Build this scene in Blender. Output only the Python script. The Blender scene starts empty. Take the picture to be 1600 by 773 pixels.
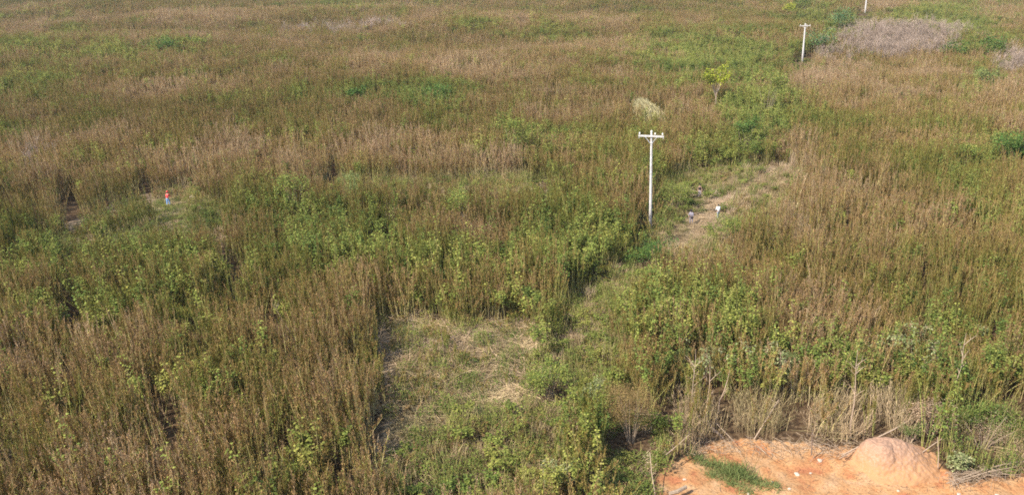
import bpy, math, random
import numpy as np
from mathutils import Vector, Matrix, Euler

R = math.radians
scene = bpy.context.scene
rng = np.random.default_rng(7)
random.seed(11)

# ------------------------------------------------------------------ camera
PITCH, ROLL, CAMZ, FPX = R(21.2), R(3.2), 28.0, 1200.0
f_ = np.array([0, math.cos(PITCH), -math.sin(PITCH)])
u0_ = np.array([0, math.sin(PITCH), math.cos(PITCH)])
r0_ = np.array([1.0, 0, 0])
r_ = r0_ * math.cos(ROLL) - u0_ * math.sin(ROLL)
u_ = u0_ * math.cos(ROLL) + r0_ * math.sin(ROLL)
CAM = np.array([0, 0, CAMZ])
cam_data = bpy.data.cameras.new('camera')
cam = bpy.data.objects.new('camera', cam_data)
scene.collection.objects.link(cam)
cam.matrix_world = Matrix(((r_[0], u_[0], -f_[0], 0), (r_[1], u_[1], -f_[1], 0), (r_[2], u_[2], -f_[2], CAMZ), (0, 0, 0, 1)))
cam_data.sensor_width = 36
cam_data.lens = 36 * FPX / 1600
cam_data.clip_start = 0.5
cam_data.clip_end = 6000
scene.camera = cam

# ------------------------------------------------------------------ light
SUN_ELEV, SUN_AZ = R(47), R(236)          # azimuth clockwise from +Y: behind the camera, to its left
SUN_STR, SKY_STR = 4.6, 0.15
sd = Vector((math.sin(SUN_AZ) * math.cos(SUN_ELEV), math.cos(SUN_AZ) * math.cos(SUN_ELEV), math.sin(SUN_ELEV)))
sun_data = bpy.data.lights.new('sun', 'SUN')
sun_data.energy = SUN_STR
sun_data.angle = R(0.6)
sun_data.color = (1.0, 0.94, 0.83)
sun = bpy.data.objects.new('sun', sun_data)
scene.collection.objects.link(sun)
sun.rotation_euler = sd.to_track_quat('Z', 'Y').to_euler()
world = bpy.data.worlds.new('World')
scene.world = world
world.use_nodes = True
wn = world.node_tree
bg = wn.nodes['Background']
sky = wn.nodes.new('ShaderNodeTexSky')
sky.sky_type = 'NISHITA'
sky.sun_disc = False
sky.sun_elevation = SUN_ELEV
sky.sun_rotation = SUN_AZ
wn.links.new(sky.outputs[0], bg.inputs[0])
bg.inputs[1].default_value = SKY_STR
scene.view_settings.view_transform = 'Standard'
scene.view_settings.look = 'None'
scene.view_settings.gamma = 1
scene.view_settings.use_curve_mapping = False
scene.view_settings.exposure = 0.80
scene.cycles.max_bounces = 4
scene.cycles.diffuse_bounces = 3
scene.cycles.transmission_bounces = 2
scene.cycles.use_denoising = False
scene.cycles.filter_width = 1.75

# ------------------------------------------------------------------ terrain function and pixel mapping
n_ = u_ * math.cos(PITCH) - f_ * math.sin(PITCH)


def smooth(e0, e1, x):
    t = np.clip((x - e0) / (e1 - e0), 0, 1)
    return t * t * (3 - 2 * t)


def undulate(x, y):
    far = smooth(110, 260, y)
    a = np.sin(x * 0.021 + y * 0.043 + 1.2) * 1.0 + np.sin(-x * 0.034 + y * 0.071 + 0.4) * 0.55 + np.sin(x * 0.058 + y * 0.031) * 0.4
    b = np.sin(x * 0.11 + 0.5) * np.sin(y * 0.13) * 0.18 + np.sin(x * 0.31 + y * 0.17) * 0.06
    return a * far * 1.5 + b + np.sin(x * 0.05 + 2) * np.sin(y * 0.045) * 0.25


MOUND = None


def ground_z(x, y):
    x = np.asarray(x, float); y = np.asarray(y, float)
    z = CAMZ - (CAMZ + n_[0] * x + n_[1] * y) / n_[2] + undulate(x, y)
    if MOUND is not None:
        z = z + soil_relief(x, y)
    return z


def soil_relief(x, y):
    return 0.0


def project(x, y, z):
    dx, dy, dz = np.asarray(x, float), np.asarray(y, float), np.asarray(z, float) - CAMZ
    a = dx * r_[0] + dy * r_[1] + dz * r_[2]
    b = dx * u_[0] + dy * u_[1] + dz * u_[2]
    c = np.maximum(dx * f_[0] + dy * f_[1] + dz * f_[2], 0.5)
    return 800 + FPX * a / c, 386.5 - FPX * b / c


def at(u, v):
    """ground point seen at photo position (u, v)"""
    d = f_ + r_ * ((u - 800) / FPX) + u_ * ((386.5 - v) / FPX)
    t = -CAMZ / float(d @ n_)
    for _ in range(25):
        p = CAM + d * t
        e = p[2] - float(ground_z(p[0], p[1]))
        t += e / -(float(d @ n_)) * 0.7
    p = CAM + d * t
    return float(p[0]), float(p[1]), float(ground_z(p[0], p[1]))


# value noise (numpy)
_perm = rng.random((256, 256))


def vnoise(x, y, s, seed=0):
    x = x / s + seed * 17.3; y = y / s + seed * 9.1
    xi = np.floor(x).astype(int); yi = np.floor(y).astype(int)
    fx = x - xi; fy = y - yi
    fx = fx * fx * (3 - 2 * fx); fy = fy * fy * (3 - 2 * fy)
    g = lambda i, j: _perm[i & 255, j & 255]
    return (g(xi, yi) * (1 - fx) + g(xi + 1, yi) * fx) * (1 - fy) + (g(xi, yi + 1) * (1 - fx) + g(xi + 1, yi + 1) * fx) * fy


def fbm(x, y, s, seed=0):
    return (vnoise(x, y, s, seed) + 0.5 * vnoise(x, y, s / 2.1, seed + 3) + 0.25 * vnoise(x, y, s / 4.3, seed + 5)) / 1.75


def in_poly(u, v, poly):
    c = np.zeros(u.shape, bool)
    n = len(poly)
    for i in range(n):
        x1, y1 = poly[i]; x2, y2 = poly[(i + 1) % n]
        if y1 == y2: continue
        c ^= ((y1 > v) != (y2 > v)) & (u < (x2 - x1) * (v - y1) / (y2 - y1) + x1)
    return c


def blobs(u, v, lst):
    m = np.zeros(u.shape)
    for cx, cy, rx, ry, a in lst:
        d = ((u - cx) / rx) ** 2 + ((v - cy) / ry) ** 2
        m = np.maximum(m, a * np.exp(-d * 0.9 * d ** 0.3))
    return m


# layout of the place, surveyed through the photograph (photo coordinates of the ground)
SOIL = [(1005, 900), (1010, 800), (1022, 752), (1048, 722), (1085, 702), (1130, 690), (1185, 688), (1250, 690), (1310, 694), (1352, 690), (1440, 690), (1478, 728), (1510, 745), (1560, 738), (1610, 726), (1900, 690), (1900, 1000), (1005, 1000)]
CLEAR = [
    [(92, 354), (150, 330), (205, 308), (318, 299), (332, 318), (300, 336), (235, 338), (160, 374), (100, 382)],
    [(597, 503), (650, 496), (700, 512), (760, 498), (815, 496), (850, 528), (832, 560), (842, 600), (828, 650), (760, 652), (700, 640), (660, 690), (612, 730), (596, 700), (606, 640), (594, 590)],
    [(1028, 398), (1046, 362), (1078, 342), (1112, 322), (1160, 290), (1215, 258), (1228, 268), (1165, 312), (1120, 346), (1090, 368), (1070, 402)],
    [(-60, 700), (-60, 668), (40, 664), (70, 690), (30, 712)],
]
LOWISH = [
    [(60, 352), (100, 384), (150, 385), (240, 350), (350, 322), (370, 345), (345, 385), (240, 405), (150, 432), (70, 420)],
    [(495, 290), (700, 284), (860, 282), (885, 305), (860, 335), (720, 340), (560, 325), (500, 315)],
    [(940, 420), (1030, 395), (1066, 402), (1010, 470), (960, 520), (960, 600), (925, 660), (835, 660), (842, 570), (880, 490)],
    [(1018, 300), (1090, 268), (1180, 262), (1240, 255), (1245, 320), (1200, 380), (1100, 430), (1030, 410)],
    [(600, 700), (640, 685), (700, 630), (835, 640), (900, 660), (880, 720), (800, 850), (600, 850)],
    [(1000, 690), (1030, 640), (1060, 650), (1060, 720), (1010, 760)],
    [(1440, 690), (1460, 655), (1560, 650), (1640, 690), (1640, 745), (1510, 752)],
]
GAPS = [(520, 268, 9, 26, 1), (112, 318, 16, 20, 1), (352, 385, 9, 26, 1), (378, 432, 12, 24, 1), (112, 462, 10, 30, 1), (130, 500, 8, 20, 1), (302, 510, 9, 24, 1), (322, 560, 9, 22, 1),
        (108, 590, 16, 26, 1), (590, 690, 16, 34, 1), (600, 560, 9, 40, 1), (280, 690, 22, 22, 1), (430, 280, 12, 10, 1), (1440, 420, 8, 30, 1), (1405, 400, 5, 25, 1), (1475, 455, 7, 22, 1),
        (540, 765, 26, 18, 1), (25, 740, 18, 22, .9), (1055, 640, 9, 36, 1), (1240, 668, 22, 20, 1), (720, 770, 10, 20, .9), (575, 285, 5, 12, 1), (612, 290, 4, 10, 1), (690, 285, 5, 12, 1), (850, 290, 8, 16, 1), (15, 320, 10, 20, 1), (60, 330, 8, 18, 1), (170, 300, 8, 14, 1), (230, 285, 8, 14, 1), (1440, 505, 6, 20, 1), (1500, 470, 6, 22, 1), (1545, 520, 7, 24, 1), (690, 440, 5, 14, 1), (740, 430, 5, 14, 1), (640, 450, 5, 12, 1), (400, 600, 7, 26, .9), (360, 480, 6, 20, .9), (500, 460, 6, 18, .9), (200, 730, 20, 16, 1), (150, 655, 8, 26, .9), (245, 650, 10, 20, .9), (460, 540, 8, 20, .8)]
GREEN = [(520, 350, 120, 48, 1), (800, 385, 230, 34, .8), (180, 390, 170, 50, .75), (60, 430, 90, 45, .5), (640, 145, 110, 22, .9), (130, 75, 190, 22, .6), (265, 65, 60, 14, .8), (560, 8, 100, 12, .7),
         (1120, 88, 150, 44, 1.2), (1180, 165, 70, 70, 1.1), (1470, 28, 120, 28, 1.2), (1535, 65, 60, 18, 1), (1570, 228, 60, 26, 1), (1535, 120, 30, 16, 1), (1270, 15, 60, 22, .9), (1310, 45, 40, 20, 1),
         (1190, 475, 190, 42, .75), (1100, 290, 80, 60, .8), (1150, 580, 130, 60, 1.3), (1420, 560, 190, 70, 1.2), (870, 590, 60, 60, .95), (900, 480, 120, 60, .7), (1500, 330, 90, 50, .45), (830, 205, 60, 30, .75),
         (290, 130, 60, 18, .4), (870, 40, 120, 15, .35), (500, 640, 110, 80, .35), (750, 690, 90, 60, .6), (1350, 390, 90, 40, .3), (1570, 620, 80, 60, .5), (1540, 500, 90, 50, .4), (470, 280, 80, 20, .4), (1350, 160, 90, 20, .35), (30, 130, 90, 25, .4), (980, 380, 70, 60, .8), (1060, 320, 45, 45, .9)]
PINK = [(1185, 280, 60, 40, .9), (1300, 105, 70, 26, 1), (1240, 240, 60, 34, 1), (1230, 340, 60, 36, .8), (1400, 2, 60, 10, .9), (1560, 20, 70, 18, .7), (640, 300, 70, 14, .8), (1060, 385, 40, 22, .9), (1340, 270, 70, 30, .5), (60, 220, 30, 26, .6), (330, 35, 160, 12, .5),
        (180, 95, 60, 10, .4), (980, 255, 40, 14, .5), (1000, 570, 60, 40, .5), (140, 150, 60, 30, .3), (1420, 90, 90, 14, .5), (1480, 450, 60, 40, .35), (1250, 130, 40, 26, .7)]
THICKET = [(1400, 62, 92, 22, 1.2), (1592, 95, 26, 14, 1.1), (62, 222, 26, 22, .5), (560, 40, 120, 10, .4), (1290, 90, 40, 14, .5)]
RED = [(800, 130, 420, 40, .7), (420, 40, 260, 14, .8), (900, 60, 260, 16, .6), (300, 110, 260, 20, .6), (700, 240, 240, 60, .6), (230, 270, 120, 40, .5), (870, 300, 120, 50, .7), (1400, 130, 160, 40, .6), (700, 20, 300, 14, .7)]


def fields(x, y, jit=0.0):
    z = ground_z(x, y)
    u, v = project(x, y, z)
    u2, v2 = project(x, y, z + 3.0)
    nz = (fbm(x, y, 3.5, 1) - .5)
    w = smooth(0, 1, (v - 0) / 500)
    uw = u + nz * (14 + 26 * w); vw = v + (fbm(x, y, 3.5, 2) - .5) * (8 + 22 * w)
    soil = in_poly(uw, vw, SOIL)
    gap = blobs(u + nz * 10 * (.4 + w), v + nz * 12, [(a, b + 18 * (b < 640), c * (1.4 if a < 420 and b > 350 else 1.15), d * 1.6, e) for a, b, c, d, e in GAPS])
    if jit: uw = uw + rng.normal(0, jit, u.shape) * (.4 + w); vw = vw + rng.normal(0, jit * .6, u.shape) * (.4 + w)
    clear = np.zeros(u.shape, bool)
    for p in CLEAR: clear |= in_poly(uw, vw, p)
    low = np.zeros(u.shape, bool)
    for p in LOWISH: low |= in_poly(uw, vw, p)
    nb = (fbm(x, y, 14, 4) - .5)
    u3 = u2 + nb * (30 + 70 * w); v3 = v2 + (fbm(x, y, 14, 6) - .5) * (12 + 45 * w)
    if jit: u3 = u3 + rng.normal(0, 1, u.shape) * 14 * (.3 + w); v3 = v3 + rng.normal(0, 1, u.shape) * 9 * (.3 + w)
    return dict(z=z, u=u, v=v, soil=soil, clear=clear, low=low, gap=gap, green=blobs(u3, v3, GREEN), pink=blobs(u3, v3, PINK), thick=blobs(u3, v3, THICKET), red=blobs(u3, v3, RED))


BUSHES = [
    dict(u=985, v=690, w=90, h=110, label='rusty brown feathery clump left of the bare soil', leafm='L_rust', nleaf=9000, lsize=.10, slim=.22, lobes=18, name='dead_bush', cat='dead bush'),
    dict(u=1020, v=418, w=78, h=50, label='large dark green bush just below the foot of the near power pole', leafm='L_dark', nleaf=3200, lsize=.15, lobes=14),
    dict(u=560, v=158, w=34, h=20, label='small dark green bush in the green strip left of the picture middle', leafm='L_dark', nleaf=700, lsize=.32),
    dict(u=692, v=158, w=62, h=20, label='wide low dark green bush in the green strip near the picture middle', leafm='L_dark', nleaf=1100, lsize=.32),
    dict(u=262, v=80, w=56, h=18, label='dark green bush in the upper left of the field', leafm='L_dark', nleaf=1000, lsize=.42),
    dict(u=318, v=72, w=36, h=12, label='lower flat green bush right of the upper left dark bush', leafm='L_mid', nleaf=500, lsize=.42),
    dict(u=1571, v=248, w=66, h=40, label='dense dark green bush at the right edge of the field', leafm='L_dark', nleaf=2200, lsize=.24, lobes=12),
    dict(u=1510, v=250, w=40, h=28, label='lighter green bush left of the right-edge dark bush', leafm='L_mid', nleaf=800, lsize=.24),
    dict(u=1534, v=134, w=44, h=24, label='bright green rounded bush among brown stalks at the right', leafm='L_fresh', nleaf=900, lsize=.34),
    dict(u=1545, v=84, w=70, h=24, label='dark green bush behind the bright one at the upper right', leafm='L_dark', nleaf=1100, lsize=.42),
    dict(u=1490, v=88, w=56, h=20, label='deep green bush at the right end of the grey thicket', leafm='L_dark', nleaf=900, lsize=.42),
    dict(u=1308, v=46, w=56, h=22, label='blue-green bush between the two far power poles', leafm='L_blue', nleaf=900, lsize=.5),
    dict(u=1262, v=14, w=44, h=18, label='dark bush at the top edge near the farthest pole', leafm='L_dark', nleaf=600, lsize=.6),
    dict(u=1232, v=22, w=30, h=16, label='yellow-green bush at the top edge above the second pole', leafm='L_yel', nleaf=400, lsize=.6),
    dict(u=1275, v=76, w=46, h=26, label='grey-green bush immediately right of the second pole', leafm='L_blue', nleaf=800, lsize=.45),
    dict(u=806, v=238, w=56, h=62, label='tall leafy green bush rising over the brown stalk wall', leafm='L_mid', nleaf=1700, lsize=.2, lobes=12),
    dict(u=1195, v=172, w=60, h=60, label='tall green bush on the line between the near and second poles', leafm='L_mid', nleaf=1500, lsize=.27, lobes=12),
    dict(u=1165, v=222, w=40, h=40, label='dark green bush low on the slope above the trail', leafm='L_dark', nleaf=900, lsize=.24),
    dict(u=1055, v=325, w=60, h=44, label='green bush between the near pole and the dark-topped person', leafm='L_mid', nleaf=2000, lsize=.14, lobes=12),
    dict(u=1140, v=380, w=64, h=44, label='green bush below the person in the white shirt', leafm='L_mid', nleaf=2000, lsize=.14, lobes=12),
    dict(u=155, v=742, w=50, h=48, label='blue-green leafy shrub near the lower left corner', leafm='L_blue', nleaf=1500, lsize=.12, lobes=10),
    dict(u=68, v=728, w=50, h=22, label='low light green plant left of the blue-green shrub', leafm='L_fresh', nleaf=900, lsize=.1, name='plant', cat='plant'),
    dict(u=1062, v=592, w=40, h=56, label='bright green feathery bush left of the bare saplings', leafm='L_fresh', nleaf=2200, lsize=.08, lobes=10),
    dict(u=1228, v=600, w=60, h=60, label='fresh green bush above the middle of the bare soil', leafm='L_fresh', nleaf=2600, lsize=.09, lobes=12),
    dict(u=1494, v=610, w=30, h=34, label='narrow bright green bush in the lower right thicket', leafm='L_fresh', nleaf=900, lsize=.08),
    dict(u=1420, v=690, w=36, h=34, label='small green bush tucked behind the earth mound', leafm='L_fresh', nleaf=1000, lsize=.08),
    dict(u=860, v=620, w=76, h=62, label='rounded green creeper bush right of the flattened clearing', leafm='L_mid', nleaf=2600, lsize=.12, lobes=14),
    dict(u=925, v=640, w=56, h=50, label='paler green bush between the clearing and the brown clump', leafm='L_pale', nleaf=1600, lsize=.12, lobes=10),
    dict(u=880, v=765, w=60, h=50, label='pale-leaved bush at the bottom edge below the creepers', leafm='L_pale', nleaf=1300, lsize=.15),
    dict(u=1455, v=680, w=90, h=50, label='tangle of dead curled tan leaves behind the earth mound', leafm='L_dead', nleaf=2400, lsize=.12, name='dead_bush', cat='dead bush', lobes=14),
    dict(u=1535, v=700, w=96, h=60, label='dry pinkish brush heap at the lower right corner', leafm='L_dead', nleaf=2200, lsize=.09, name='dead_bush', cat='dead bush', lobes=14, slim=.25),
    dict(u=1502, v=735, w=40, h=34, label='drooping pale-leaved plant beside the brush pile', leafm='L_pale', nleaf=600, lsize=.16, name='plant', cat='plant'),
    dict(u=465, v=310, w=60, h=36, label='bright green bush at the left end of the central green patch', leafm='L_mid', nleaf=1400, lsize=.17),
    dict(u=552, v=306, w=50, h=34, label='fresh green bush at the top of the central green patch', leafm='L_fresh', nleaf=1300, lsize=.17),
    dict(u=730, v=335, w=60, h=34, label='green bush in the brown stalks left of the near pole', leafm='L_mid', nleaf=1200, lsize=.17),
    dict(u=450, v=770, w=60, h=56, label='leafy yellowish bush at the bottom edge left of the clearing', leafm='L_mid', nleaf=1800, lsize=.12),
]
for a_ in BUSHES:
    # bushes that stand in the tall brush are seen only above it: their foot is nearer and lower
    a_['tall'] = a_['name_'] if 'name_' in a_ else not (in_poly(np.array([float(a_['u'])]), np.array([a_['v'] + 4.0]), LOWISH[2])[0] or a_['v'] > 585 or 'person' in a_['label'])
FOOT, TROD = [], []


def bush_place(a):
    x, y, z = at(a['u'], a['v'])
    k = float((np.array([x, y, z]) - CAM) @ f_) / FPX
    base = 2.4 if a['tall'] else 0.0
    if base:
        x, y, z = at(a['u'], a['v'] + base * .93 / k)
        k = float((np.array([x, y, z]) - CAM) @ f_) / FPX
    return x, y, z, a['w'] * k / 2, a['h'] * k * 1.05 + base, base


for a_ in BUSHES:
    x, y, z, W_, H_, b_ = bush_place(a_)
    FOOT.append((x, y, W_ * .8))
for u, v, cr, ln in ((985, 694, 1.8, 6), (1093, 309, .9, 8), (1080, 350, .9, 7), (1122, 342, .9, 6), (264, 322, 1.8, 11), (1253.5, 97, 3.0, 22), (1351.5, 21, 4.0, 30), (1016, 357, 1.2, 4), (1117, 176, 1.2, 3), (1012, 184, 3.0, 8)):
    x, y, z = at(u, v); TROD.append((x, y, cr, ln))


# ------------------------------------------------------------------ object helpers
def link(o):
    scene.collection.objects.link(o); return o


def tag(o, label=None, cat=None, group=None, kind=None):
    if label: o['label'] = label
    if cat: o['category'] = cat
    if group: o['group'] = group
    if kind: o['kind'] = kind
    return o


def empty(name, loc, label, cat, group=None, rz=0.0):
    o = bpy.data.objects.new(name, None)
    o.empty_display_size = 0.3
    o.location = loc; o.rotation_euler = (0, 0, rz)
    link(o); tag(o, label, cat, group)
    return o


class MB:
    def __init__(s): s.v = []; s.f = []; s.m = []; s.r = []
    def face(s, pts, m=0, r=None):
        i = len(s.v); s.v.extend([tuple(p) for p in pts]); s.f.append(tuple(range(i, i + len(pts)))); s.m.append(m); s.r.append(random.random() if r is None else r)
    def tube(s, pts, rad, n=3, m=0, r=None, cap=True):
        base = len(s.v); k = len(pts); rr = random.random() if r is None else r
        a0 = random.random() * 6
        for j, p in enumerate(pts):
            p = Vector(p)
            q = Vector(pts[min(j + 1, k - 1)]) - Vector(pts[max(j - 1, 0)])
            if q.length < 1e-6: q = Vector((0, 0, 1))
            q.normalize()
            a = q.orthogonal().normalized(); b = q.cross(a)
            for t in range(n):
                an = a0 + 2 * math.pi * t / n
                s.v.append(tuple(p + (a * math.cos(an) + b * math.sin(an)) * rad[j]))
        for j in range(k - 1):
            for t in range(n):
                s.f.append((base + j * n + t, base + j * n + (t + 1) % n, base + (j + 1) * n + (t + 1) % n, base + (j + 1) * n + t)); s.m.append(m); s.r.append(rr)
        if cap:
            s.f.append(tuple(base + t for t in range(n))[::-1]); s.m.append(m); s.r.append(rr)
            s.f.append(tuple(base + (k - 1) * n + t for t in range(n))); s.m.append(m); s.r.append(rr)
    def box(s, c, h, m=0, rot=None):
        c = Vector(c)
        P = [Vector((x * h[0], y * h[1], z * h[2])) for x in (-1, 1) for y in (-1, 1) for z in (-1, 1)]
        if rot is not None: P = [rot @ p for p in P]
        i = len(s.v); s.v.extend([tuple(c + p) for p in P])
        for q in ((0, 1, 3, 2), (4, 6, 7, 5), (0, 4, 5, 1), (2, 3, 7, 6), (0, 2, 6, 4), (1, 5, 7, 3)):
            s.f.append(tuple(i + t for t in q)); s.m.append(m); s.r.append(.5)
    def leaf(s, p, d, L, W, m=0, r=None, droop=0.0, broad=False):
        """leaf starting at p along d"""
        p = Vector(p); d = Vector(d).normalized()
        side = d.cross(Vector((random.gauss(0, .5), random.gauss(0, .5), 1)))
        if side.length < 1e-3: side = d.orthogonal()
        side.normalize()
        up = side.cross(d)
        e = p + d * L - Vector((0, 0, droop * L))
        mid = p + d * L * .45 + up * .05 * L
        if broad:
            q = p + d * L * .8 - Vector((0, 0, droop * L * .6))
            s.face([p, mid + side * W * .55, q + side * W * .3, e, q - side * W * .3, mid - side * W * .55], m, r)
        else:
            s.face([p, mid + side * W * .5, e, mid - side * W * .5], m, r)
    def mesh(s, name, mats):
        me = bpy.data.meshes.new(name)
        me.from_pydata(s.v, [], s.f)
        for x in mats: me.materials.append(x)
        me.polygons.foreach_set('material_index', s.m)
        a = me.attributes.new('rnd', 'FLOAT', 'FACE'); a.data.foreach_set('value', s.r)
        me.update()
        return me
    def build(s, name, mats, parent=None, smooth_=False):
        if not isinstance(mats, (list, tuple)): mats = [mats]
        me = s.mesh(name, mats)
        if smooth_: me.polygons.foreach_set('use_smooth', [True] * len(me.polygons))
        o = bpy.data.objects.new(name, me); link(o)
        if parent: o.parent = parent
        return o


def new_mat(name):
    m = bpy.data.materials.new(name); m.use_nodes = True
    nt = m.node_tree; nt.nodes.clear()
    return m, nt, nt.nodes.new, nt.links.new


def veg_mat(name, ramp, instanced=True, trans=0.2, rough=0.8, fixed=0.5, spread=0.35, vary=0.35):
    """vegetation: colour along a ramp chosen per plant (tone) with per-leaf variation"""
    m, nt, N, L = new_mat(name)
    out = N('ShaderNodeOutputMaterial')
    rnd = N('ShaderNodeAttribute'); rnd.attribute_name = 'rnd'
    mm = N('ShaderNodeMath'); mm.operation = 'MULTIPLY_ADD'
    L(rnd.outputs['Fac'], mm.inputs[0]); mm.inputs[1].default_value = spread
    val = N('ShaderNodeMath'); val.operation = 'MULTIPLY_ADD'
    if instanced:
        tone = N('ShaderNodeAttribute'); tone.attribute_type = 'INSTANCER'; tone.attribute_name = 'tone'
        L(tone.outputs['Fac'], mm.inputs[2])
        vl = N('ShaderNodeAttribute'); vl.attribute_type = 'INSTANCER'; vl.attribute_name = 'val'
        L(vl.outputs['Fac'], val.inputs[2])
    else:
        mm.inputs[2].default_value = fixed; val.inputs[2].default_value = 1.0
    sub = N('ShaderNodeMath'); sub.operation = 'SUBTRACT'; L(mm.outputs[0], sub.inputs[0]); sub.inputs[1].default_value = spread / 2
    cr = N('ShaderNodeValToRGB')
    el = cr.color_ramp.elements
    while len(el) > 1: el.remove(el[-1])
    for i, (p, c) in enumerate(ramp):
        e = el[0] if i == 0 else el.new(p)
        e.position = p; e.color = (*c, 1)
    L(sub.outputs[0], cr.inputs[0])
    # second random for value
    fr = N('ShaderNodeMath'); fr.operation = 'MULTIPLY'; L(rnd.outputs['Fac'], fr.inputs[0]); fr.inputs[1].default_value = 7.31
    fr2 = N('ShaderNodeMath'); fr2.operation = 'FRACT'; L(fr.outputs[0], fr2.inputs[0])
    fr3 = N('ShaderNodeMath'); fr3.operation = 'SUBTRACT'; L(fr2.outputs[0], fr3.inputs[0]); fr3.inputs[1].default_value = .5
    L(fr3.outputs[0], val.inputs[0]); val.inputs[1].default_value = vary * 2
    mul = N('ShaderNodeVectorMath'); mul.operation = 'SCALE'; L(cr.outputs[0], mul.inputs[0]); L(val.outputs[0], mul.inputs['Scale'])
    df = N('ShaderNodeBsdfDiffuse'); L(mul.outputs[0], df.inputs[0])
    if trans > 0:
        tr = N('ShaderNodeBsdfTranslucent'); L(mul.outputs[0], tr.inputs[0])
        mx = N('ShaderNodeMixShader'); mx.inputs[0].default_value = trans
        L(df.outputs[0], mx.inputs[1]); L(tr.outputs[0], mx.inputs[2]); L(mx.outputs[0], out.inputs[0])
    else:
        L(df.outputs[0], out.inputs[0])
    return m


def plain_mat(name, col, rough=0.8, nscale=20, namt=0.15, dirt=None):
    m, nt, N, L = new_mat(name)
    out = N('ShaderNodeOutputMaterial'); b = N('ShaderNodeBsdfPrincipled'); b.inputs['Roughness'].default_value = rough
    tc = N('ShaderNodeTexCoord'); no = N('ShaderNodeTexNoise'); no.inputs['Scale'].default_value = nscale; L(tc.outputs['Object'], no.inputs['Vector'])
    cr = N('ShaderNodeValToRGB'); e = cr.color_ramp.elements
    e[0].position = .3; e[1].position = .7
    e[0].color = (*[c * (1 - namt) for c in col], 1); e[1].color = (*[min(1, c * (1 + namt)) for c in col], 1)
    L(no.outputs[0], cr.inputs[0]); src = cr.outputs[0]
    if dirt:
        col2, z0, z1 = dirt
        sx = N('ShaderNodeSeparateXYZ'); L(tc.outputs['Object'], sx.inputs[0])
        ad = N('ShaderNodeMath'); ad.operation = 'MULTIPLY_ADD'; L(no.outputs[0], ad.inputs[0]); ad.inputs[1].default_value = 2.5; L(sx.outputs[2], ad.inputs[2])
        mr = N('ShaderNodeMapRange'); L(ad.outputs[0], mr.inputs[0]); mr.inputs[1].default_value = z0; mr.inputs[2].default_value = z1
        mx = N('ShaderNodeMix'); mx.data_type = 'RGBA'; L(mr.outputs[0], mx.inputs[0]); mx.inputs[6].default_value = (*col2, 1); L(src, mx.inputs[7]); src = mx.outputs[2]
    L(src, b.inputs['Base Color']); L(b.outputs[0], out.inputs[0])
    return m


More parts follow.
